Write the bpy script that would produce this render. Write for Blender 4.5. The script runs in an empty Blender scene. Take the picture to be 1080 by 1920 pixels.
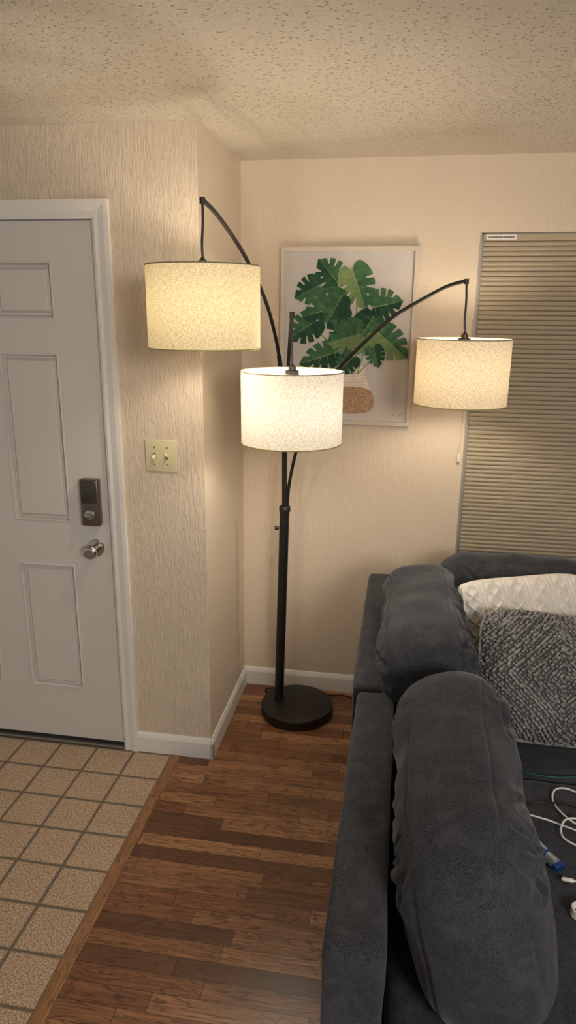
import bpy, bmesh, math, random
from mathutils import Vector, Matrix, noise
random.seed(4)
sc=bpy.context.scene
sc.view_settings.view_transform='Standard'
# ------------------------------------------------------------ helpers
def lin(c):
    c=c/255.0
    return c/12.92 if c<=.04045 else ((c+.055)/1.055)**2.4
def rgb(r,g,b): return (lin(r),lin(g),lin(b),1)
ORG={}
def reg(o,w): ORG[o.name]=Vector(w)
def empty(name,loc,label=None,cat=None,group=None,kind=None):
    o=bpy.data.objects.new(name,None); o.empty_display_size=.1
    o.location=loc; sc.collection.objects.link(o); reg(o,loc)
    tag(o,label,cat,group,kind); return o
def tag(o,label=None,cat=None,group=None,kind=None):
    if label:o["label"]=label
    if cat:o["category"]=cat
    if group:o["group"]=group
    if kind:o["kind"]=kind
def add(name,V,F,mats,parent=None,origin=(0,0,0),smooth=False,midx=None,label=None,cat=None,group=None,kind=None,recalc=True,auto=None):
    """V in world coordinates"""
    org=ORG[parent.name] if (parent and origin==(0,0,0)) else Vector(origin)
    me=bpy.data.meshes.new(name)
    me.from_pydata([tuple(Vector(v)-org) for v in V],[],F)
    if not isinstance(mats,(list,tuple)): mats=[mats]
    for m in mats: me.materials.append(m)
    if midx:
        for p,i in zip(me.polygons,midx): p.material_index=i
    if recalc:
        bm=bmesh.new(); bm.from_mesh(me); bmesh.ops.recalc_face_normals(bm,faces=bm.faces); bm.to_mesh(me); bm.free()
    if smooth:
        for p in me.polygons: p.use_smooth=True
        if auto: me.set_sharp_from_angle(angle=math.radians(auto))
    me.update()
    o=bpy.data.objects.new(name,me); sc.collection.objects.link(o)
    if parent:
        o.parent=parent; o.location=org-ORG[parent.name]
    else: o.location=org
    reg(o,org); tag(o,label,cat,group,kind); return o
def join(*parts):
    V=[];F=[];I=[]
    for k,p in enumerate(parts):
        n=len(V); V+=list(p[0]); F+=[tuple(i+n for i in f) for f in p[1]]
        I+=[p[2] if len(p)>2 else 0]*len(p[1])
    return V,F,I
def box(x0,x1,y0,y1,z0,z1,bev=0,seg=2,mi=0):
    bm=bmesh.new()
    vs=[bm.verts.new((x,y,z)) for x in(x0,x1) for y in (y0,y1) for z in (z0,z1)]
    for f in ((0,1,3,2),(4,6,7,5),(0,4,5,1),(2,3,7,6),(0,2,6,4),(1,5,7,3)): bm.faces.new([vs[i] for i in f])
    if bev: bmesh.ops.bevel(bm,geom=bm.edges[:],offset=bev,segments=seg,profile=.5,affect='EDGES')
    bm.verts.index_update()
    r=([v.co.copy() for v in bm.verts],[tuple(v.index for v in f.verts) for f in bm.faces],mi); bm.free(); return r
def xf(p,M):
    return ([M@Vector(v) for v in p[0]],)+tuple(p[1:])
def catmull(P,n=8):
    P=[Vector(p) for p in P]; Q=[P[0]*2-P[1]]+P+[P[-1]*2-P[-2]]; o=[]
    for i in range(1,len(Q)-2):
        a,b,c,d=Q[i-1:i+3]
        for k in range(n):
            t=k/n; o.append(.5*((2*b)+(c-a)*t+(2*a-5*b+4*c-d)*t*t+(-a+3*b-3*c+d)*t**3))
    o.append(P[-1]); return o
def tube(P,r,n=10,mi=0,cap=True,closed=False):
    P=[Vector(p) for p in P]; V=[];F=[];m=len(P)
    up=None
    for i,p in enumerate(P):
        a=P[(i-1)%m] if (closed or i>0) else P[0]; b=P[(i+1)%m] if (closed or i<m-1) else P[-1]
        t=(b-a).normalized()
        if up is None:
            up=Vector((0,0,1)) if abs(t.z)<.9 else Vector((1,0,0))
        u=(up-t*up.dot(t)).normalized(); up=u; w=t.cross(u)
        rr=r[i] if isinstance(r,(list,tuple)) else r
        for k in range(n):
            A=2*math.pi*k/n; V.append(p+u*math.cos(A)*rr+w*math.sin(A)*rr)
    for i in range(m if closed else m-1):
        for k in range(n):
            j=(i+1)%m
            F.append((i*n+k,i*n+(k+1)%n,j*n+(k+1)%n,j*n+k))
    if cap and not closed:
        F.append(tuple(range(n))[::-1]); F.append(tuple((m-1)*n+k for k in range(n)))
    return V,F,mi
def lathe(prof,c,n=48,mi=0,M=None,close=False):
    """prof [(r,z)] around z axis at c"""
    V=[];F=[];c=Vector(c);m=len(prof)
    for r,z in prof:
        for k in range(n):
            A=2*math.pi*k/n; v=Vector((r*math.cos(A),r*math.sin(A),z))
            if M: v=M@v
            V.append(c+v)
    for i in range(m if close else m-1):
        j=(i+1)%m
        for k in range(n): F.append((i*n+k,i*n+(k+1)%n,j*n+(k+1)%n,j*n+k))
    if not close:
        if prof[0][0]>1e-5: F.append(tuple(range(n))[::-1])
        if prof[-1][0]>1e-5: F.append(tuple((m-1)*n+k for k in range(n)))
    return V,F,mi
# ------------------------------------------------------------ node helpers
class NT:
    def __init__(s,name):
        s.m=bpy.data.materials.new(name); s.m.use_nodes=True; s.t=s.m.node_tree; s.t.nodes.clear()
        s.out=s.t.nodes.new('ShaderNodeOutputMaterial')
    def n(s,ty,ins=None,**kw):
        nd=s.t.nodes.new(ty)
        for k,v in kw.items(): setattr(nd,k,v)
        for k,v in (ins or {}).items():
            sock=nd.inputs[k]
            if isinstance(v,bpy.types.NodeSocket): s.t.links.new(v,sock)
            elif isinstance(v,bpy.types.Node): s.t.links.new(v.outputs[0],sock)
            else: sock.default_value=v
        return nd
    def math(s,op,a,b=0.0,c=0.0,clamp=False): return s.n('ShaderNodeMath',{0:a,1:b,2:c},operation=op,use_clamp=clamp).outputs[0]
    def mix(s,f,a,b,bt='MIX'):
        nd=s.n('ShaderNodeMix',data_type='RGBA',blend_type=bt)
        for i,v in ((0,f),(6,a),(7,b)):
            if isinstance(v,bpy.types.NodeSocket): s.t.links.new(v,nd.inputs[i])
            else: nd.inputs[i].default_value=v
        return nd.outputs[2]
    def ramp(s,f,st,interp='LINEAR'):
        nd=s.n('ShaderNodeValToRGB',{0:f}); e=nd.color_ramp.elements; nd.color_ramp.interpolation=interp
        while len(e)<len(st): e.new(.5)
        for x,(p,c) in zip(e,st): x.position=p; x.color=c if len(c)==4 else (*c,1)
        return nd.outputs[0]
    def co(s,scale=(1,1,1),rot=(0,0,0)):
        tc=s.n('ShaderNodeTexCoord'); mp=s.n('ShaderNodeMapping',{0:tc.outputs['Object'],'Scale':scale,'Rotation':rot}); return mp.outputs[0]
    def noise(s,v,scale,detail=4,rough=.5,dist=0): return s.n('ShaderNodeTexNoise',{'Vector':v,'Scale':scale,'Detail':detail,'Roughness':rough,'Distortion':dist}).outputs[0]
    def bump(s,h,st=.5,d=.01,nrm=None):
        i={'Height':h,'Strength':st,'Distance':d}
        if nrm: i['Normal']=nrm
        return s.n('ShaderNodeBump',i).outputs[0]
    def bsdf(s,**kw):
        b=s.n('ShaderNodeBsdfPrincipled',{k.replace('_',' '):v for k,v in kw.items()})
        s.t.links.new(b.outputs[0],s.out.inputs[0]); return s.m
def plain(name,c,rough=.5,metal=0,bs=0,bscale=200):
    t=NT(name); v=t.co()
    n=t.noise(v,bscale,3)
    col=t.mix(n,tuple(x*.93 for x in c[:3])+(1,),tuple(min(1,x*1.06) for x in c[:3])+(1,))
    kw=dict(Base_Color=col,Roughness=rough,Metallic=metal)
    if bs: kw['Normal']=t.bump(n,bs,.002)
    return t.bsdf(**kw)
# walls
def wallmat(name,c,st,sx,sz,d):
    t=NT(name); v=t.co((sx,sx,sz)); 
    n=t.noise(v,1,4,.55,.9); n2=t.noise(t.co(),14,3,.5)
    r=t.ramp(n,[(.44,(0,0,0)),(.54,(.8,.8,.8)),(.66,(1,1,1))])
    h=t.math('ADD',r,t.math('MULTIPLY',n2,.4))
    col=t.mix(t.noise(t.co(),2.2,2),tuple(x*.95 for x in c[:3])+(1,),c)
    return t.bsdf(Base_Color=col,Roughness=.6,Normal=t.bump(h,st,d))
WALL=(216,200,178)
m_wall_entry=wallmat('entry_wall_paint',rgb(*WALL),.55,110,20,.0045)
m_wall_back=wallmat('back_wall_paint',rgb(*WALL),.27,56,24,.003)
t=NT('ceiling_popcorn'); v=t.co()
vo=t.n('ShaderNodeTexVoronoi',{'Vector':v,'Scale':66,'Randomness':1.0}).outputs[0]
n1=t.noise(v,95,5,.65,.2); n0=t.noise(v,34,3,.5)
pit=t.math('MULTIPLY',t.ramp(vo,[(.12,(0,0,0)),(.26,(1,1,1))]),1.0)
h=t.math('ADD',t.math('MULTIPLY',n1,1.0),t.math('ADD',pit,t.math('MULTIPLY',n0,.5)))
m_ceil=t.bsdf(Base_Color=rgb(216,205,187),Roughness=.85,Normal=t.bump(h,.9,.008))
m_trim=plain('white_trim_paint',rgb(226,222,216),.35)
m_door=plain('door_paint',rgb(208,203,197),.38)
# wood floor
def wood(name,w,L,swap,ca,cb,cc,rough,gs=1.0):
    t=NT(name); v=t.co(); s=t.n('ShaderNodeSeparateXYZ',{0:v})
    X,Y=(s.outputs[1],s.outputs[0]) if swap else (s.outputs[0],s.outputs[1])
    yr=t.math('DIVIDE',Y,w); row=t.math('FLOOR',yr)
    wr=t.n('ShaderNodeTexWhiteNoise',{'W':row},noise_dimensions='1D').outputs[0]
    xr=t.math('ADD',t.math('DIVIDE',X,L),t.math('MULTIPLY',wr,7.3)); colm=t.math('FLOOR',xr)
    idv=t.n('ShaderNodeCombineXYZ',{0:row,1:colm}); wn=t.n('ShaderNodeTexWhiteNoise',{'Vector':idv},noise_dimensions='2D'); ID=wn.outputs[0]
    gx=t.math('ADD',t.math('MULTIPLY',X,3.0),t.math('MULTIPLY',ID,37.0))
    gv=t.n('ShaderNodeCombineXYZ',{0:gx,1:t.math('MULTIPLY',Y,34.0),2:t.math('MULTIPLY',ID,11.0)}).outputs[0]
    g1=t.noise(gv,1.0,6,.62,1.6)
    gv2=t.n('ShaderNodeCombineXYZ',{0:t.math('MULTIPLY',gx,3.0),1:t.math('MULTIPLY',Y,240.0),2:ID}).outputs[0]
    g2=t.noise(gv2,1.0,4,.6,.3)
    gv3=t.n('ShaderNodeCombineXYZ',{0:t.math('MULTIPLY',gx,.55),1:t.math('MULTIPLY',Y,11.0),2:t.math('MULTIPLY',ID,5.0)}).outputs[0]
    g3=t.noise(gv3,1.0,4,.5,.4); bands=t.math('ABSOLUTE',t.math('SINE',t.math('MULTIPLY',g3,54.0)))
    base=t.ramp(ID,[(0,ca),(.5,cb),(1,cc)])
    dk=tuple(x*.18 for x in cb[:3])+(1,)
    c1=t.mix(t.math('MULTIPLY',t.ramp(g1,[(.35,(1,1,1)),(.6,(0,0,0))]),.40*gs),base,dk)
    c2=t.mix(t.math('MULTIPLY',t.ramp(g2,[(.42,(1,1,1)),(.58,(0,0,0))]),.45*gs),c1,dk)
    c3=t.mix(t.math('MULTIPLY',t.ramp(bands,[(0,(1,1,1)),(.45,(0,0,0))]),.85*gs),c2,dk)
    fy=t.math('FRACT',yr); fx=t.math('FRACT',xr)
    ey=t.math('MINIMUM',fy,t.math('SUBTRACT',1.0,fy)); ex=t.math('MINIMUM',fx,t.math('SUBTRACT',1.0,fx))
    e=t.math('MAXIMUM',t.math('LESS_THAN',ey,.0010/w),t.math('LESS_THAN',ex,.0012/L))
    c4=t.mix(t.math('MULTIPLY',e,.8),c3,(.012,.006,.003,1))
    rr=t.math('ADD',rough,t.math('MULTIPLY',g1,.18))
    hh=t.math('SUBTRACT',t.math('MULTIPLY',g2,.3),e)
    return t.bsdf(Base_Color=c4,Roughness=rr,Normal=t.bump(hh,.3,.001))
m_wood=wood('oak_strip_floor',.056,.42,False,rgb(98,62,40),rgb(142,95,62),rgb(188,140,98),.23)
m_strip=wood('oak_threshold',.10,1.6,True,rgb(152,106,68),rgb(160,114,74),rgb(168,122,80),.3,.8)
# tile
t=NT('speckled_tile'); v=t.co(); s=t.n('ShaderNodeSeparateXYZ',{0:v})
def ln(sock,o,p):
    f=t.math('FRACT',t.math('DIVIDE',t.math('ADD',sock,o),p)); return t.math('MULTIPLY',t.math('MINIMUM',f,t.math('SUBTRACT',1.0,f)),p)
e=t.math('MINIMUM',ln(s.outputs[0],.1635+.159*40,.159),ln(s.outputs[1],.630+.1565*40,.1565))
e=t.math('ADD',e,t.math('MULTIPLY',t.math('SUBTRACT',t.noise(v,60,2),.5),.0015))
g=t.ramp(e,[(.0036,(1,1,1)),(.0048,(0,0,0))])
n=t.noise(v,190,3,.7); n2=t.noise(v,290,2,.6); n3=t.noise(v,3,2)
c=t.ramp(n,[(.34,rgb(90,70,52)),(.44,rgb(154,128,102)),(.56,rgb(198,174,146)),(.72,rgb(222,204,182))])
c=t.mix(t.ramp(n2,[(.37,(1,1,1)),(.43,(0,0,0))]),c,rgb(78,62,48))
c=t.mix(t.math('MULTIPLY',n3,.2),c,rgb(196,168,138))
gc=t.mix(n,rgb(76,69,60),rgb(106,97,85))
c=t.mix(g,c,gc)
hh=t.math('ADD',t.ramp(e,[(.003,(0,0,0)),(.009,(1,1,1))]),t.math('MULTIPLY',n,.08))
m_tile=t.bsdf(Base_Color=c,Roughness=t.math('ADD',.42,t.math('MULTIPLY',g,.4)),Normal=t.bump(hh,.5,.003))
# fabrics
def fabric(name,dk,lt,scale=330,sheen=.35,bs=.5,patch=.35,tint=(.8,.8,.85,1),ps=9):
    t=NT(name); v=t.co()
    n=t.noise(t.co((1,1,1.7)),scale,3,.7); n2=t.noise(v,ps,5,.65,1.4); n3=t.noise(v,scale*.35,3,.6)
    c=t.mix(t.ramp(n,[(.35,(0,0,0)),(.68,(1,1,1))]),dk,lt)
    c=t.mix(t.math('MULTIPLY',t.ramp(n2,[(.44,(0,0,0)),(.62,(1,1,1))]),patch),c,lt)
    h=t.math('ADD',n,t.math('MULTIPLY',n3,.8))
    return t.bsdf(Base_Color=c,Roughness=.95,Normal=t.bump(h,bs,.0015),Sheen_Weight=sheen,Sheen_Roughness=.35,Sheen_Tint=tint,Specular_IOR_Level=.2)
m_sofa=fabric('charcoal_chenille',rgb(25,26,29),rgb(73,75,81),420,.24,.25,.48,(.90,.93,1,1),12)
m_cream=fabric('cream_knit',rgb(216,209,200),rgb(246,241,234),240,.1,.5,.35,(1,1,1,1))
m_greyp=fabric('grey_woven_cotton',rgb(66,65,65),rgb(104,102,102),300,.1,.6)
m_tuft=fabric('light_grey_tufts',rgb(84,83,83),rgb(164,162,160),90,.1,.8,.5)
m_black=plain('matte_black_metal',rgb(24,21,19),.42)
m_blackc=plain('black_cord',rgb(18,17,17),.5)
m_nickel=plain('satin_nickel',rgb(190,186,180),.22,1)
m_dkmetal=plain('dark_nickel_lock_body',rgb(124,116,106),.30,.85)
m_keypad=plain('gloss_dark_keypad',rgb(60,55,50),.15)
m_almond=plain('almond_plastic',rgb(206,198,160),.35)
m_toggle=plain('ivory_toggle_plastic',rgb(232,226,204),.3)
m_slot=plain('toggle_slot',rgb(120,112,86),.6)
m_dark=plain('dark_gap_rubber',rgb(30,27,25),.7)
m_alum=plain('aluminium',rgb(150,146,140),.35,.9)
m_wframe=plain('grey_window_frame',rgb(158,152,144),.5,.1)
# shades
def shade(name,tcol,tr):
    t=NT(name); tc=t.n('ShaderNodeTexCoord').outputs['Object']
    s=t.n('ShaderNodeSeparateXYZ',{0:tc})
    ang=t.math('MULTIPLY',t.math('ARCTAN2',s.outputs[1],s.outputs[0]),.165)
    a=t.n('ShaderNodeCombineXYZ',{0:t.math('MULTIPLY',ang,90.0),1:t.math('MULTIPLY',s.outputs[2],400.0)}).outputs[0]
    b=t.n('ShaderNodeCombineXYZ',{0:t.math('MULTIPLY',ang,400.0),1:t.math('MULTIPLY',s.outputs[2],90.0),2:3.0}).outputs[0]
    w=t.math('MULTIPLY',t.math('ADD',t.noise(a,1,3,.65),t.noise(b,1,3,.65)),.5)
    f=t.ramp(w,[(.41,(.66,.62,.55)),(.50,(.86,.84,.80)),(.58,(1.0,1.0,1.0))])
    tcn=t.mix(1.0,(tcol[0]*tr,tcol[1]*tr,tcol[2]*tr,1),f,'MULTIPLY')
    nrm=t.bump(w,.5,.0010)
    d=t.n('ShaderNodeBsdfDiffuse',{'Color':t.mix(t.ramp(w,[(.42,(0,0,0)),(.58,(1,1,1))]),rgb(190,176,150),rgb(228,218,198)),'Normal':nrm})
    tl=t.n('ShaderNodeBsdfTranslucent',{'Color':tcn})
    ad=t.n('ShaderNodeAddShader',{0:d.outputs[0],1:tl.outputs[0]})
    t.t.links.new(ad.outputs[0],t.out.inputs[0]); return t.m
m_sh=[shade('linen_shade_yellow',(1,.85,.48),.088),shade('linen_shade_white',(1,.97,.90),.090),shade('linen_shade_warm',(1,.84,.58),.092)]
m_shtrim=plain('shade_edge_trim',rgb(168,160,92),.7)
m_shtop=plain('shade_top_trim',rgb(140,128,104),.7)
def emis(name,c,st):
    t=NT(name); e=t.n('ShaderNodeEmission',{'Color':c,'Strength':st}); t.t.links.new(e.outputs[0],t.out.inputs[0]); return t.m
m_bulb=[emis('bulb_glow',(1,.88,.70,1),165),emis('bulb_glow_cool',(1,.93,.83,1),175),emis('bulb_glow_warm',(1,.87,.71,1),155)]
# window shade
t=NT('cellular_shade_fabric'); n=t.noise(t.co((1,1,8)),300,3)
m_cell=t.bsdf(Base_Color=t.mix(n,rgb(162,150,130),rgb(180,168,147)),Roughness=1.0,Specular_IOR_Level=.05)
# ------------------------------------------------------------ room
H=2.32; D=.6136; T=.012
def st(name,parts,mat,**k):
    V,F,I=join(*parts); return add(name,V,F,mat,kind='structure',midx=I if isinstance(mat,list) else None,**k)
WX0,WX1,WZ0,WZ1=.952,1.90,.55,2.045
st('wall_back',[box(-.12,WX0,0,.12,0,H),box(WX1,3.3,0,.12,0,H),box(WX0,WX1,0,.12,WZ1,H),box(WX0,WX1,0,.12,0,WZ0)],m_wall_back)
DX0,DX1=-1.280,-.370
st('wall_side',[box(-.05,0,-D+.0005,0,0,H)],m_wall_back)
st('wall_entry',[box(DX1+.012,-.0006,-D,-D+.12,0,H),box(-2.6,DX0-.012,-D,-D+.12,0,H),box(DX0-.012,DX1+.012,-D,-D+.12,2.05,H)],m_wall_entry)
st('ceiling',[box(-2.6,3.3,-4.6,.12,H,H+.1)],m_ceil)
st('floor',[box(-.125,3.3,-4.6,0,-.05,0)],m_wood)
st('floor.001',[box(-2.6,-.165,-4.6,-D,-.05,0)],m_tile)
st('trim_1',[box(-.165,-.125,-4.6,-D-T,-.05,.003,.002,2)],m_strip)
def base(p,q,nrm,z=.088):
    """profiled baseboard from p to q, nrm = outward"""
    p=Vector((*p,0));q=Vector((*q,0));nn=Vector((*nrm,0))
    prof=[(0,0),(T,0),(T,z-.022),(T*.75,z-.012),(T*.45,z-.004),(.003,z),(0,z)]
    V=[];F=[]
    for e in (p,q):
        for a,h in prof: V.append(e+nn*a+Vector((0,0,h)))
    k=len(prof)
    for i in range(k): F.append((i,(i+1)%k,k+(i+1)%k,k+i))
    F.append(tuple(range(k)));F.append(tuple(range(k,2*k))[::-1]); return V,F,0
st('baseboard_back',[base((0,0),(3.3,0),(0,-1))],m_trim)
st('baseboard_side',[base((0,-D-T),(0,-T),(1,0))],m_trim)
st('baseboard_entry',[base((-.308,-D),(T,-D),(0,-1))],m_trim)
# door casing (mitred profile)
def casing():
    xi0,xi1,zi=DX0-.004,DX1+.004,2.034; w=.06
    prof=[(0,0),(0,.010),(.010,.014),(.022,.012),(.045,.018),(w,.018),(w,0)]
    path=[(xi1,0,1,0),(xi1,zi,1,1),(xi0,zi,-1,1),(xi0,0,-1,0)]
    V=[];F=[];k=len(prof)
    for x,z,sx,sz in path:
        for a,h in prof: V.append(Vector((x+sx*a,-D-h,z+sz*a)))
    for s_ in range(3):
        for i in range(k-1): F.append((s_*k+i,s_*k+i+1,(s_+1)*k+i+1,(s_+1)*k+i))
    return V,F,0
st('trim_2',[casing(),box(DX1+.0,DX1+.012,-D,-D+.10,0,2.05),box(DX0-.012,DX0,-D,-D+.10,0,2.05),box(DX0,DX1,-D,-D+.10,2.036,2.05)],m_trim)
st('trim_3',[box(DX0,DX1,-D-.015,-D+.1,0,.012,.003,2),box(DX0,DX1,-D+.004,-D+.012,.012,.022,0,1,1)],[m_alum,m_dark])
# door slab with panels
def doorslab():
    y=-D+.008; x0,x1,z0,z1=DX0+.003,DX1-.004,.022,2.030
    xs=[x0,-1.120,-.890,-.762,-.532,x1]; zs=[z0,.252,.790,.962,1.590,1.712,1.900,z1]
    bm=bmesh.new(); g=[[bm.verts.new((x,y,z)) for z in zs] for x in xs]; pf=[]
    for i in range(len(xs)-1):
        for j in range(len(zs)-1):
            f=bm.faces.new((g[i][j],g[i+1][j],g[i+1][j+1],g[i][j+1]))
            if i in (1,3) and j in (1,3,5): pf.append(f)
    bmesh.ops.recalc_face_normals(bm,faces=bm.faces)
    if bm.faces[0].normal.y>0: bmesh.ops.reverse_faces(bm,faces=bm.faces)
    for th,dp in ((.002,.003),(.005,.001),(.003,-.007),(.005,-.015),(.007,-.001),(.016,.014),(.003,.001)):
        bmesh.ops.inset_individual(bm,faces=pf,thickness=th,depth=dp)
    bm.verts.index_update()
    r=([v.co.copy() for v in bm.verts],[tuple(v.index for v in f.verts) for f in bm.faces],0); bm.free()
    bk=box(x0,x1,y+.023,y+.045,z0,z1)
    sides=([(x0,y,z0),(x1,y,z0),(x1,y,z1),(x0,y,z1),(x0,y+.023,z0),(x1,y+.023,z0),(x1,y+.023,z1),(x0,y+.023,z1)],[(0,1,5,4),(1,2,6,5),(2,3,7,6),(3,0,4,7)],0)
    return [r,bk,sides]
V,F,I=join(*doorslab())
door=add('door_1',V,F,m_door,origin=(-.826,-D+.02,0),kind='structure',recalc=False,label='white six panel entry door')
ydoor=-D+.008
RX=Matrix.Rotation(math.pi/2,4,'X')  # z axis -> -y
kn=lathe([(.0,.0),(.033,0),(.034,.004),(.031,.010),(.016,.013),(.0125,.022),(.0135,.034),(.022,.042),(.0275,.052),(.0275,.060),(.023,.067),(.016,.070),(.010,.0695),(.009,.067),(0,.067)],(-.437,ydoor,.868),40,M=RX)
ks=box(-.438,-.436,ydoor-.0685,ydoor-.066,.862,.874)
V,F,I=join(kn,ks); knob=add('door_knob',V,F,m_nickel,parent=door,smooth=True,auto=40,label='round satin nickel door knob')
lx0,lx1,lz0,lz1=-.474,-.402,.962,1.142
lock=add('deadbolt_lock',*join(box(lx0,lx1,ydoor-.034,ydoor,lz0,lz1,.007,3))[:2],m_dkmetal,parent=door,smooth=True,auto=40,label='dark metal electronic keypad deadbolt')
add('lock_cover',*join(box(lx0+.005,lx1-.005,ydoor-.040,ydoor-.030,1.052,lz1-.006,.004,3))[:2],m_keypad,parent=lock,smooth=True,auto=40)
turn=join(lathe([(0,0),(.019,0),(.019,.004),(.015,.006),(0,.006)],(-.438,ydoor-.034,1.008),32,M=RX),box(-.452,-.424,ydoor-.056,ydoor-.038,1.003,1.013,.003,2))
add('thumb_turn',turn[0],turn[1],m_nickel,parent=lock,smooth=True,auto=40)
# ------------------------------------------------------------ light switch
ls=empty('light_switch',(-.16,-D,1.18),'almond double toggle light switch plate on textured wall','light switch')
V,F,I=join(box(-.219,-.101,-D-.006,-D+.001,1.180,1.297,.003,3),*[box(x-.0052,x+.0052,-D-.0064,-D-.005,1.226,1.250,0,1,1) for x in (-.184,-.137)])
add('switch_plate',V,F,[m_almond,m_slot],parent=ls,midx=I,smooth=True,auto=40)
for i,x in enumerate((-.184,-.137)):
    M=Matrix.Translation((x,-D-.004,1.238))@Matrix.Rotation(math.radians(28 if i==0 else -28),4,'X')
    b=xf(box(-.0042,.0042,-.020,.002,-.0065,.0065,.0015,2),M)
    add('toggle',b[0],b[1],m_toggle,parent=ls,smooth=True,auto=40)
    for z in (1.207,1.269):
        add('screw',*lathe([(0,0),(.0035,0),(.003,.001),(0,.0018)],(x,-D-.006,z),12,M=RX)[:2],m_slot,parent=ls)
# wall nail
nl=lathe([(0,0),(.004,0),(.0045,.003),(.003,.006),(0,.0065)],(.752,.0,1.84),14,M=RX)
add('wall_hook',nl[0],nl[1],m_trim,origin=(.752,0,1.84),smooth=True,label='tiny white push pin in the beige wall',cat='wall pin')
# ------------------------------------------------------------ window + shade
wf=[box(WX0,WX0+.020,.012,.10,WZ0,WZ1),box(WX1-.02,WX1,.012,.10,WZ0,WZ1),box(WX0,WX1,.012,.10,WZ1-.012,WZ1),box(WX0,WX1,.012,.10,WZ0,WZ0+.02),
    box(WX0,WX0+.007,-.004,.012,WZ0,WZ1),box(WX0,WX1,.085,.11,1.28,1.32)]
st('window_1',wf,m_wframe)
t=NT('night_glass'); m_glass=t.bsdf(Base_Color=rgb(10,11,14),Roughness=.05)
st('window_2',[box(WX0+.02,WX1-.02,.095,.10,WZ0+.02,WZ1-.012)],m_glass)
wb=empty('window_shade',(1.43,.02,2.0),'tan pleated cellular shade closed over a window','window shade')
x0,x1=WX0+.012,WX1-.012
add('head_rail',*join(box(x0,x1,-.002,.04,WZ1-.030,WZ1-.004,.003,2))[:2],m_cell,parent=wb)
V=[];F=[];p=.0185; z=WZ1-.030; k=0
while z>WZ0+.05:
    for dz,yy in ((0,.0128),(.0025,.0058),(.0095,.0035),(.0160,.0058)):
        V+= [(x0+.004,yy,z-dz),(x1,yy,z-dz)]
    z-=p
for i in range(len(V)//2-1): F.append((2*i,2*i+1,2*i+3,2*i+2))
add('pleated_fabric',V,F,m_cell,parent=wb)
add('bottom_rail',*join(box(x0,x1,.0,.025,WZ0+.03,WZ0+.05,.003,2))[:2],m_cell,parent=wb)
m_lab=plain('white_label',rgb(225,222,214),.5); m_ink=plain('label_ink',rgb(70,70,70),.6)
lb=[box(x0+.012,x0+.125,-.0028,-.0022,WZ1-.026,WZ1-.008,0,1,0)]
for i in range(14): lb.append(box(x0+.020+i*.007,x0+.0245+i*.007,-.0031,-.0028,WZ1-.021+.0006*(i%3),WZ1-.014,0,1,1))
V,F,I=join(*lb); add('label_sticker',V,F,[m_lab,m_ink],parent=wb,midx=I)
cord=catmull([(.949,-.006,1.72),(.946,-.007,1.50),(.939,-.006,1.30),(.933,-.006,1.17)],6)
add('pull_cord',*tube(cord,.0014,6)[:2],m_lab,parent=wb,smooth=True)
add('cord_tassel',*lathe([(0,.022),(.003,.021),(.005,.008),(.007,-.012),(.006,-.018),(0,-.018)],(.933,-.009,1.155),16)[:2],m_lab,parent=wb,smooth=True)
# ------------------------------------------------------------ picture
PX0,PX1,PZ0,PZ1=.170,.724,1.285,1.995
pic=empty('picture',(.445,0,PZ0),'framed painting of a monstera plant in a woven basket vase','picture')
m_frame=plain('whitewashed_frame',rgb(200,188,174),.5,0,.3,90)
def pframe():
    w=.017
    pts=[(PX0,PZ0),(PX1,PZ0),(PX1,PZ1),(PX0,PZ1)]; inn=[(PX0+w,PZ0+w),(PX1-w,PZ0+w),(PX1-w,PZ1-w),(PX0+w,PZ1-w)]
    V=[];F=[]
    for y in (-.002,-.030):
        for x,z in pts: V.append((x,y,z))
    for x,z in inn: V.append((x,-.030,z))
    for x,z in inn: V.append((x,-.014,z))
    for i in range(4):
        j=(i+1)%4
        F+= [(i,j,4+j,4+i),(4+i,4+j,8+j,8+i),(8+i,8+j,12+j,12+i)]
    F.append((0,1,2,3)); return V,F,0
add('picture_frame',*pframe()[:2],m_frame,parent=pic)
t=NT('painted_canvas'); v=t.co(); n=t.noise(v,6,5,.6,.5)
m_canvas=t.bsdf(Base_Color=t.mix(n,rgb(178,172,166),rgb(208,202,198)),Roughness=.7,Normal=t.bump(t.noise(v,500,2),.2,.001))
def paint(nm,a,b):
    t=NT(nm); n=t.noise(t.co(),26,4,.6,.8); return t.bsdf(Base_Color=t.mix(t.ramp(n,[(.35,(0,0,0)),(.65,(1,1,1))]),rgb(*a),rgb(*b)),Roughness=.8,Specular_IOR_Level=.2)
G=[paint('leaf_dark',(30,60,46),(48,84,62)),paint('leaf_mid',(48,88,62),(76,114,80)),paint('leaf_light',(94,122,80),(132,152,104)),paint('leaf_rib',(122,146,104),(150,168,124))]
t=NT('painted_basket'); s=t.n('ShaderNodeTexCoord').outputs['Object']
sx=t.n('ShaderNodeSeparateXYZ',{0:s})
bv=t.n('ShaderNodeCombineXYZ',{0:sx.outputs[0],1:t.math('ADD',sx.outputs[2],t.math('MULTIPLY',sx.outputs[0],.35))}).outputs[0]
bw=t.n('ShaderNodeTexBrick',{'Vector':bv,'Color1':rgb(200,166,132),'Color2':rgb(168,130,96),'Mortar':rgb(118,86,62),'Scale':48.0,'Mortar Size':.035,'Mortar Smooth':.7}).outputs[0]
m_bask=t.bsdf(Base_Color=bw,Roughness=.7)
m_bwhite=paint('basket_white',(218,200,186),(234,222,210))
pm=[m_canvas]+G+[m_bask,m_bwhite,m_ink]
def A(u,v):
    """artist's sketch coordinates -> canvas plane"""
    uL=530-.0055*(v-466); uR=788-.0593*(v-461)
    return (PX0+(u-uL)/(uR-uL)*(PX1-PX0), PZ1-(v-464)/(335)*(PZ1-PZ0))
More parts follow.
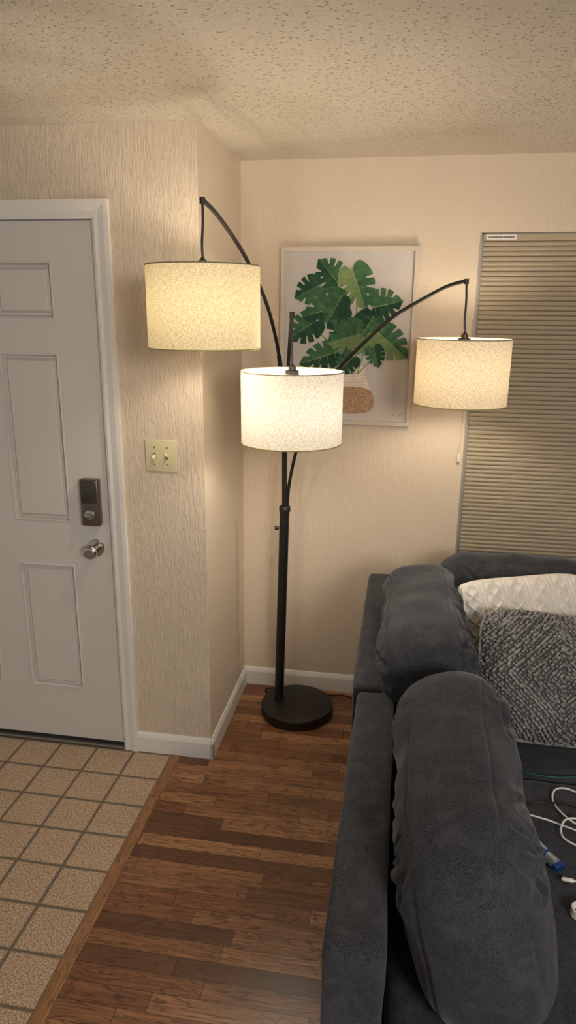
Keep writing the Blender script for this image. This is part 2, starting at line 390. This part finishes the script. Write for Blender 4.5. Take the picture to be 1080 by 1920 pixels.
parts=[([(PX0+.01,-.016,PZ0+.01),(PX1-.01,-.016,PZ0+.01),(PX1-.01,-.016,PZ1-.01),(PX0+.01,-.016,PZ1-.01)],[(0,1,2,3)],0)]
lay=[-.0163]
def poly(pts,mi):
    bm=bmesh.new(); y=lay[0]; lay[0]-=.00006
    vs=[bm.verts.new((x,y,z)) for x,z in pts]; f=bm.faces.new(vs); f.normal_update()
    if f.normal.y>0: f.normal_flip()
    bmesh.ops.triangulate(bm,faces=[f],ngon_method='EAR_CLIP'); bm.verts.index_update()
    parts.append(([v.co.copy() for v in bm.verts],[tuple(v.index for v in f.verts) for f in bm.faces],mi)); bm.free()
HALF=[(0,.12),(.06,.01),(.13,-.05),(.22,-.08),(.32,-.07),(.41,.0),(.48,.10),(.52,.20),(.54,.30),(.53,.34),(.33,.335),(.29,.35),(.32,.37),(.54,.42),(.53,.50),(.49,.58),(.28,.525),(.24,.54),(.27,.565),(.46,.66),(.41,.74),(.34,.81),(.19,.70),(.16,.72),(.24,.88),(.17,.94),(.07,1.0),(0,1.06)]
def leaf(b,tip,w,tone,rev=False):
    b=Vector(A(*b));e=Vector(A(*tip)); ax=e-b; L=ax.length; ax.normalize(); pr=Vector((ax.y,-ax.x)); W=w*.0023
    def P(s_,t_): return tuple(b+ax*L*t_+pr*(s_*W))
    hi={1:2,2:2,3:3}[tone]; lo={1:1,2:1,3:2}[tone]
    if rev: hi,lo=lo,hi
    poly([P(a,c) for a,c in HALF],hi)
    poly([P(-a,c) for a,c in HALF][::-1],lo)
    for sgn in (1,-1):
        for (r0,r1) in ((.12,.14),(.30,.42),(.48,.62)):
            poly([P(0,r0),P(sgn*.36,r1),P(0,r0+.018)][::sgn],3 if tone>1 else 2)
    poly([P(.014,0),P(.010,.6),P(0,.98),P(-.010,.6),P(-.014,0)],4 if tone>1 else 3)
def stroke(pts,w,mi):
    Q=[Vector((*A(*p),0)) for p in pts]; Q=catmull(Q,5); l=[];r=[]
    for i,q in enumerate(Q):
        d=(Q[min(i+1,len(Q)-1)]-Q[max(i-1,0)]).normalized(); n_=Vector((-d.y,d.x,0))*w/2
        l.append((q+n_)[:2]); r.append((q-n_)[:2])
    poly(l+r[::-1],mi)
# vase
poly([A(*p) for p in ((640,688),(686,684),(688,704),(693,722),(698,740),(632,740),(630,722),(636,704))],6)
bk_=[]
for i in range(36):
    a_=2*math.pi*i/36; cx_,sx_=math.cos(a_),math.sin(a_)
    bk_.append(A(660+43*math.copysign(abs(cx_)**.75,cx_),751+27*math.copysign(abs(sx_)**.65,sx_)))
poly(bk_,5)
for i in range(5):
    stroke([(632,696+i*6),(660,698+i*6),(688,695+i*6)],.0012,5)
for s_ in ([(665,700),(650,640),(630,560),(628,520)],[(668,700),(672,620),(672,560),(680,520)],[(672,700),(690,640),(705,590),(722,570)],[(660,700),(630,650),(600,620),(585,600)],[(662,700),(640,680),(610,675),(590,672)],[(672,700),(700,670),(725,640)],[(664,700),(640,620),(606,570),(585,548)]):
    stroke(s_,.005,3)
leaf((640,532),(602,488),52,1)
leaf((606,532),(558,556),48,1,True)
leaf((600,596),(546,634),52,1)
leaf((662,500),(688,574),58,3)
leaf((698,574),(754,562),54,2,True)
leaf((652,566),(574,592),66,2)
leaf((644,552),(618,604),44,1)
leaf((668,640),(622,600),44,1)
leaf((640,655),(568,682),48,2)
leaf((704,588),(668,648),54,2,True)
leaf((684,622),(620,640),64,3,True)
leaf((706,615),(762,666),54,3)
leaf((702,646),(712,684),32,1)
leaf((668,664),(636,698),36,1)
# signature J.P
def thin(P_):
    for a_,b_ in zip(P_,P_[1:]):
        a2=Vector(A(*a_)); b2=Vector(A(*b_)); d=(b2-a2).normalized(); n_=Vector((-d.y,d.x))*.0006
        poly([tuple(a2+n_),tuple(b2+n_),tuple(b2-n_),tuple(a2-n_)],7)
thin([(741,773),(740,778),(737,779)]); thin([(745,779),(746,779.4)]); thin([(750,773),(749,780)]); thin([(750,773),(754,774),(753,776.5),(749.6,777)])
V,F,I=join(*parts)
add('canvas_print',V,F,pm,parent=pic,midx=I,recalc=False)
# ------------------------------------------------------------ floor lamp
lamp=empty('floor_lamp',(.29,-.21,0),'black three arm arc floor lamp with linen drum shades, lit','floor lamp')
bs=lathe([(0,0),(.152,0),(.160,.004),(.162,.010),(.162,.040),(.159,.044),(.152,.046),(0,.047)],(.29,-.215,0),72)
add('base',bs[0],bs[1],m_black,parent=lamp,smooth=True,auto=35)
pb=Vector((.203,-.19,.045)); pt=Vector((.222,-.19,.945))
pole=tube([pb,pt],.0205,24)
cl=lathe([(.0205,0),(.024,.001),(.024,.012),(.0205,.013)],pb,24,close=True)
add('pole',*join(pole,cl)[:2],m_black,parent=lamp,smooth=True,auto=40)
ct=lathe([(.0,-.012),(.0235,-.012),(.024,-.008),(.024,.008),(.021,.012),(.018,.014),(0,.014)],pt,24)
add('collar',*ct[:2],m_black,parent=lamp,smooth=True,auto=40)
kb=join(tube([(.212,-.194,.862),(.192,-.200,.861)],.0045,12),tube([(.196,-.199,.861),(.182,-.203,.860)],.0085,14))
add('adjusting_knob',kb[0],kb[1],m_black,parent=lamp,smooth=True,auto=40)
arms=[[(.216,-.184,.95),(.212,-.175,1.20),(.206,-.178,1.40),(.199,-.20,1.55),(.190,-.27,1.665),(.178,-.36,1.765),(.162,-.47,1.85),(.145,-.60,1.925),(.128,-.72,1.98),(.112,-.82,2.02),(.10,-.915,2.043)],
 [(.226,-.20,.95),(.226,-.205,1.20),(.238,-.255,1.40),(.262,-.37,1.57),(.295,-.53,1.69),(.330,-.728,1.735)],
 [(.232,-.190,.95),(.242,-.197,1.06),(.275,-.21,1.21),(.34,-.23,1.39),(.44,-.25,1.535),(.55,-.28,1.65),(.64,-.30,1.73),(.74,-.325,1.79),(.82,-.35,1.832),(.885,-.362,1.852)]]
cen=[(.099,-.921,1.750),(.333,-.732,1.443),(.893,-.364,1.540)]
RS=.165;HS=.1150
for i in range(3):
    a=catmull(arms[i],8); arm=tube(a,[.0068]*len(a),12)
    P=[arm]
    if i==0:
        P.append(tube([(.2005,-.195,1.53),(.197,-.207,1.575)],.0095,14))
    tip=Vector(arms[i][-1]); c=Vector(cen[i])
    P.append(tube([tip+Vector((0,0,.006)),tip-Vector((0,0,.012))],.0085,12))
    V,F,_=join(*P); add('arm',V,F,m_black,parent=lamp,smooth=True,auto=40)
    top=c.z+HS
    w=.004 if i==2 else .001
    cd=catmull([tip,(tip.x+w,tip.y-.003,(tip.z*2+top)/3),(c.x-w,c.y,(tip.z+2*top)/3),(c.x,c.y,top+.02)],6)
    add('cord',*tube(cd,.0038,8)[:2],m_blackc,parent=lamp,smooth=True)
    sh=lathe([(RS,-HS),(RS,-HS*.5),(RS,0),(RS,HS*.5),(RS,HS)],c,96)
    V,F=sh[0],[f for f in sh[1] if len(f)==4]
    so=add('lamp_shade',V,F,m_sh[i],parent=lamp,origin=tuple(c),smooth=True,recalc=False,label=('linen drum shade glowing yellow','linen drum shade glowing white','linen drum shade glowing warm')[i])
    for z,m in ((-HS,m_shtrim),(HS,m_shtop)):
        s_=lathe([(RS+.0004,z-.0018),(RS+.0010,z-.001),(RS+.0010,z+.001),(RS+.0004,z+.0018),(RS-.0015,z+.0016),(RS-.0015,z-.0016)],c,96,close=True)
        add('shade_rim',s_[0],s_[1],m,parent=so,smooth=True,auto=30)
    # spider: hub + spokes
    sp=[]
    zt=top-.012
    for k in range(3):
        A_=2*math.pi*k/3+.9
        sp.append(tube([(c.x+.018*math.cos(A_),c.y+.018*math.sin(A_),zt),(c.x+(RS-.002)*math.cos(A_),c.y+(RS-.002)*math.sin(A_),top-.004)],.0017,8))
    sp.append(tube([(c.x+.022*math.cos(k*.3927),c.y+.022*math.sin(k*.3927),zt) for k in range(16)],.0025,8,closed=True))
    V,F,_=join(*sp); add('shade_spider',V,F,m_trim,parent=so,smooth=True)
    so2=lathe([(0,.024),(.005,.024),(.007,.018),(.012,.016),(.013,.004),(.022,.002),(.023,-.006),(.019,-.010),(.019,-.055),(.016,-.060),(0,-.060)],(c.x,c.y,top),28)
    add('bulb_socket',*so2[:2],m_black,parent=so,smooth=True,auto=40)
    bl=lathe([(.0,-.060),(.013,-.062),(.015,-.075),(.024,-.095),(.030,-.115),(.029,-.130),(.021,-.143),(.010,-.149),(0,-.150)],(c.x,c.y,top),20)
    add('light_bulb',*bl[:2],m_bulb[i],parent=so,smooth=True)
cb=catmull([(.16,-.10,.006),(.120,-.075,.004),(.118,-.050,.004),(.150,-.040,.004),(.22,-.045,.004),(.33,-.050,.004),(.43,-.055,.004),(.48,-.045,.004),(.53,-.060,.004),(.60,-.075,.004)],8)
add('power_cord',*tube(cb,.0032,8)[:2],m_blackc,parent=lamp,smooth=True)
# ------------------------------------------------------------ cushions
def sgrid(N):
    bm=bmesh.new(); bmesh.ops.create_cube(bm,size=2)
    bmesh.ops.subdivide_edges(bm,edges=bm.edges[:],cuts=N,use_grid_fill=True)
    bm.verts.index_update()
    r=([v.co.copy() for v in bm.verts],[tuple(v.index for v in f.verts) for f in bm.faces]); bm.free(); return r
GR=sgrid(120)
def cushion(c,half,M,seed=0,wr=.007,n=6.0,e=2.8,creases=(),nrand=18,seams=()):
    """half: length(x), thickness(y), height(z) local; plump rounded cushion with soft irregular folds"""
    V=[]; a,b,h=half; rnd=random.Random(int(seed*10))
    cr=[(x1*a,z1*h,x2*a,z2*h,dp,wd) for x1,z1,x2,z2,dp,wd in creases]
    for i in range(nrand):
        if rnd.random()<.5: x=rnd.choice((-1,1))*rnd.uniform(.60,.88); z=rnd.uniform(-.85,.85)
        else: x=rnd.uniform(-.85,.85); z=rnd.choice((-1,1))*rnd.uniform(.50,.80)
        an=math.atan2(-z*h,-x*a)+rnd.uniform(-.8,.8); L=rnd.uniform(.07,.19)
        cr.append((x*a,z*h,x*a+math.cos(an)*L,z*h+math.sin(an)*L,rnd.uniform(.3,.7)*wr,rnd.uniform(.006,.012)))
    for p in GR[0]:
        q=(abs(p.x)**n+abs(p.z)**n)**(e/n)+abs(p.y)**e
        s_=1/q**(1/e)
        x,y,z=p.x*s_,p.y*s_,p.z*s_
        v=Vector((x*a,y*b,z*h))
        nr=Vector((math.copysign(abs(x)**(n-1),x)/a,math.copysign(abs(y)**(e-1),y)/b,math.copysign(abs(z)**(n-1),z)/h))
        if nr.length>0: nr.normalize()
        edge=max(0,1-abs(y)*1.3)          # 1 on the side band, 0 on the faces
        d=noise.noise(Vector((v.x*3+seed,v.y*4,v.z*4)))*wr*1.8+noise.noise(Vector((v.x*8+seed,v.y*6,v.z*8)))*wr*.9
        for (x1,z1,x2,z2,dep,wd) in cr:
            abx,abz=x2-x1,z2-z1; px,pz=v.x-x1,v.z-z1; l2=abx*abx+abz*abz
            tt=max(0,min(1,(px*abx+pz*abz)/l2)); ds=math.hypot(px-abx*tt,pz-abz*tt)
            if ds<wd*4:
                wv=math.sin(math.pi*(.15+.75*tt))*(1-.75*edge)
                d-=dep*wv*(math.exp(-(ds/wd)**2)-.5*math.exp(-((ds-wd*2)/wd)**2))
        k=max(abs(x),abs(z))
        for sm in seams:
            if k>.8: d-=.0032*math.exp(-((y-sm)*b/.004)**2)*min(1,(k-.8)/.1)
        if seams:
            d-=.0010*max(0,noise.noise(Vector((v.x*38+seed,v.z*38,0))))*math.exp(-((abs(y)-abs(seams[0]))*b/.03)**2)
        v+=nr*d
        V.append(c+M@v)
    return V,GR[1],0
def frameM(ax,ay,az): return Matrix((ax,ay,az)).transposed()
def rotM(axis_dir,front,lean,roll=0):
    ax=Vector(axis_dir).normalized(); fr=Vector(front).normalized(); up=Vector((0,0,1))
    q=math.radians(lean); u=up*math.cos(q)-fr*math.sin(q); f=ax.cross(u)
    if f.dot(fr)<0: f=-f
    R_=Matrix.Rotation(math.radians(roll),3,f)
    return frameM(R_@ax,f,R_@u)
def mkcush(name,c,half,M,seed,label,cat,group=None,**k):
    c=Vector(c); e_=empty(name,tuple(c),label,cat,group)
    V,F,_=cushion(c,half,M,seed=seed,**k)
    add('cushion_cover',V,F,m_sofa,parent=e_,smooth=True)
    return e_
sofa=empty('sofa',(.9,-1.0,0),'charcoal grey chenille sectional sofa in the room corner','sofa')
def soft(x0,x1,y0,y1,z0,z1,bev,seg,cuts=0.03,amp=.0025,seed=0):
    b=box(x0,x1,y0,y1,z0,z1,bev,seg)
    bm=bmesh.new(); vs=[bm.verts.new(v) for v in b[0]]
    for f in b[1]: bm.faces.new([vs[i] for i in f])
    for ax,(lo,hi) in enumerate(((x0,x1),(y0,y1),(z0,z1))):
        k=int((hi-lo)/cuts)
        for i in range(1,k):
            no=[0,0,0]; no[ax]=1; co=[0,0,0]; co[ax]=lo+(hi-lo)*i/k
            bmesh.ops.bisect_plane(bm,geom=bm.verts[:]+bm.edges[:]+bm.faces[:],plane_co=co,plane_no=no)
    bm.normal_update()
    for v in bm.verts:
        v.co+=v.normal*amp*(noise.noise(v.co*7+Vector((seed,0,0)))*1.5+noise.noise(v.co*22)*.6-.4)
    bm.verts.index_update()
    r=([v.co.copy() for v in bm.verts],[tuple(v.index for v in f.verts) for f in bm.faces],0); bm.free(); return r
add('backrest',*soft(.600,.712,-2.035,-1.142,.06,.68,.018,4)[:2],m_sofa,parent=sofa,smooth=True)
add('backrest',*soft(.585,.705,-1.132,-.17,.06,.68,.018,4)[:2],m_sofa,parent=sofa,smooth=True)
add('backrest',*soft(.708,2.30,-.285,-.17,.06,.68,.018,4,.05)[:2],m_sofa,parent=sofa,smooth=True)
add('seat_base',*join(box(.715,1.62,-2.03,-1.140,.06,.30,.02,3),box(.708,2.30,-1.130,-.29,.06,.30,.02,3))[:2],m_sofa,parent=sofa,smooth=True)
add('seat_cushion',*soft(.716,1.64,-2.04,-1.142,.302,.448,.035,6,.03,.003)[:2],m_sofa,parent=sofa,smooth=True)
add('seat_cushion',*soft(.708,1.60,-1.132,-.292,.302,.448,.035,6,.03,.003)[:2],m_sofa,parent=sofa,smooth=True)
add('seat_cushion',*soft(1.606,2.30,-1.132,-.292,.302,.448,.035,6,.05)[:2],m_sofa,parent=sofa,smooth=True)
for x,y in ((.64,-1.98),(1.55,-1.98),(.64,-.24),(2.2,-.24),(1.55,-1.1),(2.2,-1.08)):
    add('leg',*join(box(x-.025,x+.025,y-.025,y+.025,0,.062,.004,2))[:2],m_black,parent=sofa)
mkcush('back_cushion',(.870,-1.636,.657),(.372,.148,.212),rotM((0,1,0),(1,0,0),15),1.3,'plump charcoal chenille back cushion at the open sofa end','cushion',group='sofa back cushions',
   wr=.011,n=5,e=2.9,nrand=24,seams=(.62,-.62),creases=((.86,.2,.40,.55,.014,.012),(.86,.55,.55,.74,.012,.010),(.84,-.1,.45,.15,.011,.011),(.76,.75,.30,.62,.010,.010),(.84,.4,.58,.5,.010,.008),(-.8,.4,-.45,.2,.009,.012),(-.2,.6,.1,.35,.006,.014)))
mkcush('back_cushion',(.816,-.850,.662),(.380,.145,.214),rotM((0,1,0),(1,0,0),14,-2),7.7,'slumped charcoal chenille back cushion over the corner backrest','cushion',group='sofa back cushions',
   wr=.012,n=6.5,e=3.5,nrand=26,seams=(.66,-.66),creases=((-.86,.35,-.45,.45,.015,.011),(-.86,-.05,-.55,.15,.013,.011),(-.86,.62,-.55,.56,.013,.010),(.84,.6,.3,.72,.013,.012),(.3,.8,.1,.3,.009,.012)))
mkcush('back_cushion',(1.350,-.400,.655),(.480,.120,.205),rotM((1,0,0),(0,-1,0),10),13.1,'charcoal chenille back cushion under the window','cushion',group='sofa back cushions',wr=.011,n=7,e=3.0,nrand=24,seams=(.64,-.64))
# throw pillows
def pillow(c,w,h,T_,M,front,N=110,relief=None,rc=.06,pw=.5):
    V=[];F=[];c=Vector(c)
    def S(u,v,s_):
        k=1-rc*(u*u*v*v)**1.5
        x=w/2*u*(1-.06*(1-v*v)*abs(u)**2)*k; z=h/2*v*(1-.06*(1-u*u)*abs(v)**2)*k
        q=max(0,(1-abs(u)**2.6))*max(0,(1-abs(v)**2.6))
        y=T_*(q**pw)
        y+=.012*noise.noise(Vector((u*2.3,v*2.3,s_*3)))*min(1,q*4)
        if relief and s_>0: y+=relief(u,v)*min(1,q*8)
        return c+M@Vector((x,s_*y,z))
    for s_ in (1,-1):
        n0=len(V)
        for i in range(N+1):
            for j in range(N+1): V.append(S(2*i/N-1,2*j/N-1,s_))
        for i in range(N):
            for j in range(N):
                a=n0+i*(N+1)+j; F.append((a,a+1,a+N+2,a+N+1))
    return V,F,S
def pM(w,lean,roll):
    w=Vector(w).normalized(); side=Vector((-w.y,w.x,0)); u=side*math.sin(math.radians(lean))+Vector((0,0,1))*math.cos(math.radians(lean))
    nrm=u.cross(w)
    if nrm.y>0: nrm=-nrm
    R_=Matrix.Rotation(math.radians(roll),3,nrm); return frameM(R_@w,nrm,R_@u)
def cable(u,v):
    x=(u*.25); z=v*.22; o=0
    for cx in (-.20,-.12,-.04,.04,.12,.20):
        d=x-cx
        for ph in (0,math.pi):
            k=.018*math.sin(z*62+ph); o=max(o,.010*math.exp(-((d-k)/.006)**2))
        o=max(o,.007*math.exp(-((abs(d)-.032)/.004)**2))
    return o+.0013*math.sin(z*560)*math.sin(x*520)
Mc=pM((.955,.29,0),24,2)
cp=empty('throw_pillow',(1.155,-.665,.66),'cream cable-knit square pillow leaning in the sofa corner','pillow')
V,F,S_=pillow((1.158,-.648,.672),.52,.42,.072,Mc,1,N=220,relief=cable,rc=.14)
add('pillow_cover',V,F,m_cream,parent=cp,smooth=True)
Mg=pM((.95,.31,0),34,-10)
gp=empty('throw_pillow',(1.25,-.82,.65),'grey square pillow with a tufted diamond pattern on the sofa','pillow')
V,F,S_=pillow((1.222,-.870,.622),.56,.43,.105,Mg,1,N=90,rc=.18,pw=.62)
add('pillow_cover',V,F,m_greyp,parent=gp,smooth=True)
V=[];F=[]
ico=bmesh.new(); bmesh.ops.create_icosphere(ico,subdivisions=2,radius=1); ico.verts.index_update()
IV=[v.co.copy() for v in ico.verts]; IF=[tuple(v.index for v in f.verts) for f in ico.faces]; ico.free()
def tuft(u,v,du,dv,r):
    if abs(u)>.99 or abs(v)>.99: return
    p=S_(u,v,1); nn=(S_(u+.005,v,1)-S_(u-.005,v,1)).cross(S_(u,v+.005,1)-S_(u,v-.005,1)).normalized()
    if nn.dot(Mg@Vector((0,1,0)))<0: nn=-nn
    tg=(S_(u+du*.01,v+dv*.01,1)-p).normalized(); bt=nn.cross(tg)
    q=p+nn*r*.5; n0=len(V); ks=random.uniform(1.0,1.6)
    for a in IV:
        k=1+.25*noise.noise(a*2+q*40)
        V.append(q+(tg*a.x*ks+bt*a.y*.8+nn*a.z)*r*k)
    F.extend([tuple(k+n0 for k in f) for f in IF])
uc,vc=-.12,-.05
k=0; tt=.05
while tt<2.3:
    big=1.15 if k%4!=3 else .74
    for sx_,sy_ in ((1,1),(1,-1),(-1,1),(-1,-1)):
        s_=random.uniform(0,.03)
        while s_<tt:
            tuft(uc+sx_*s_*.9+random.uniform(-.010,.010),vc+sy_*(tt-s_)*1.1+random.uniform(-.010,.010),sx_*.9,-sy_*1.1,random.uniform(.0042,.0064)*big)
            s_+=.042
    tt+=.062; k+=1
for i in range(60):
    w_=-.98+1.96*i/59
    for (uu,vv,du,dv) in ((w_,.985,1,0),(w_,-.985,1,0),(.985,w_,0,1),(-.985,w_,0,1)): tuft(uu,vv,du,dv,.0055)
add('tufts',V,F,m_tuft,parent=gp,smooth=True,recalc=False,kind='stuff')
# ------------------------------------------------------------ things on the seat
m_wc=plain('white_cable_plastic',rgb(226,224,220),.4); m_gc=plain('green_cable_plastic',rgb(20,84,62),.5)
zs=.4505
def cable_obj(name,pts,r,mat,label,plug=None):
    P=catmull([(x,y,zs+r+dz) for x,y,dz in pts],8)
    e=empty(name,tuple(P[0]),label,'cable')
    add('cable_cord',*tube(P,r,8)[:2],mat,parent=e,smooth=True)
    if plug:
        a=P[-1]; d=(P[-1]-P[-3]).normalized(); 
        add('plug',*tube([a,a+d*.006,a+d*.026,a+d*.030],[.003,.005,.005,.0025],10)[:2],mat,parent=e,smooth=True,auto=40)
cable_obj('charging_cable',[(1.30,-1.28,0),(1.22,-1.20,0),(1.17,-1.21,.006),(1.155,-1.26,0),(1.18,-1.33,.006),(1.24,-1.38,0),(1.20,-1.43,.006),(1.15,-1.40,.006),(1.17,-1.34,.012),(1.24,-1.32,.0),(1.34,-1.36,0)],.0026,m_wc,'white charging cable coiled loosely on the dark seat')
cable_obj('charging_cable',[(1.07,-1.32,0),(1.11,-1.335,.004),(1.15,-1.345,.0),(1.21,-1.40,.012),(1.24,-1.50,0),(1.19,-1.54,0),(1.150,-1.540,0)],.0024,m_wc,'white charging cable with plug on the sofa seat',True)
cable_obj('power_cable',[(1.02,-1.31,0),(1.06,-1.285,0),(1.12,-1.265,.0),(1.20,-1.285,.014),(1.26,-1.33,.007),(1.36,-1.38,.0)],.0026,m_blackc,'thin black cable across the sofa seat')
cable_obj('power_cable',[(1.02,-1.07,0),(1.07,-1.12,0),(1.14,-1.145,.0),(1.22,-1.14,.0),(1.34,-1.10,0)],.0026,m_gc,'thin dark green cable along the seat seam')
wr_=[]
for k in range(5):
    wr_.append(tube([(1.150+.030*math.cos(a*.3927),-1.640+.022*math.sin(a*.3927),zs+.004+k*.0042+.001*math.sin(a*1.3+k)) for a in range(16)],.0026,8,closed=True))
V,F,_=join(*wr_); add('coiled_cord',V,F,m_wc,origin=(1.150,-1.64,zs),smooth=True,label='white cord wound into a tight coil on the seat',cat='cable')
hc=empty('hair_clipper',(1.09,-1.50,zs),'small blue and silver hair clipper lying on the seat','hair clipper')
Mh=Matrix.Translation((1.096,-1.480,zs+.015))@Matrix.Rotation(math.radians(-58),4,'Z')@Matrix.Rotation(math.pi/2,4,'Y')@Matrix.Scale(.82,4)
m_blue=plain('blue_plastic',rgb(28,62,124),.25); m_silver=plain('silver_plastic',rgb(180,182,188),.25,.6)
bd=lathe([(0,-.065),(.010,-.064),(.015,-.050),(.0165,-.02),(.0155,.015),(.017,.035),(.016,.040),(0,.040)],(0,0,0),24)
add('clipper_body',*xf(bd,Mh)[:2],m_silver,parent=hc,smooth=True,auto=40)
add('clipper_grip',*xf(lathe([(.0155,-.058),(.0175,-.040),(.0178,-.01),(.0168,.002),(.0160,.004)],(0,0,0),24,close=False),Mh)[:2],m_blue,parent=hc,smooth=True,auto=40)
add('clipper_blade',*xf(join(box(-.008,.008,-.017,.017,.038,.056,.002,2),*[box(-.003,.003,-.016+i*.0032,-.0145+i*.0032,.056,.061) for i in range(10)])[:2]+(0,),Mh)[:2],m_blue,parent=hc)
cu=bpy.data.curves.new('lettering','FONT'); cu.body='POWER'; cu.size=.010; cu.extrude=.0004; cu.align_x='CENTER'; cu.align_y='CENTER'
to=bpy.data.objects.new('tmp',cu); sc.collection.objects.link(to); bpy.context.view_layer.update()
me=bpy.data.meshes.new_from_object(to.evaluated_get(bpy.context.evaluated_depsgraph_get())); bpy.data.objects.remove(to)
ML=Matrix.Translation((1.0855,-1.463,zs+.0300))@Matrix.Rotation(math.radians(-58),4,'Z')
add('lettering',[ML@v.co for v in me.vertices],[tuple(p.vertices) for p in me.polygons],m_wc,parent=hc)
# ------------------------------------------------------------ lights
def area(name,loc,tgt,size,en,col):
    l=bpy.data.lights.new(name,'AREA'); l.size=size; l.energy=en; l.color=col
    o=bpy.data.objects.new(name,l); o.location=loc; d=Vector(tgt)-Vector(loc)
    o.rotation_euler=d.to_track_quat('-Z','Y').to_euler(); sc.collection.objects.link(o)
area('room_light',(1.9,-4.0,2.15),(-.1,-.2,.9),.8,60,(1,.94,.86))
w=bpy.data.worlds.new('world'); sc.world=w; w.use_nodes=True
w.node_tree.nodes['Background'].inputs[0].default_value=(1,.95,.90,1); w.node_tree.nodes['Background'].inputs[1].default_value=.33
# ------------------------------------------------------------ camera
def Rm(y,p,r): return Matrix.Rotation(y,3,'Z')@Matrix.Rotation(math.pi/2-p,3,'X')@Matrix.Rotation(r,3,'Z')
cam=bpy.data.cameras.new('camera'); co=bpy.data.objects.new('camera',cam); sc.collection.objects.link(co)
co.matrix_world=Matrix.Translation((.6875,-2.9726,1.7339))@Rm(.1608,.2775,.0099).to_4x4()
cam.sensor_fit='HORIZONTAL'; cam.sensor_width=36; cam.lens=1302.3/1080*36; cam.clip_start=.05
sc.camera=co
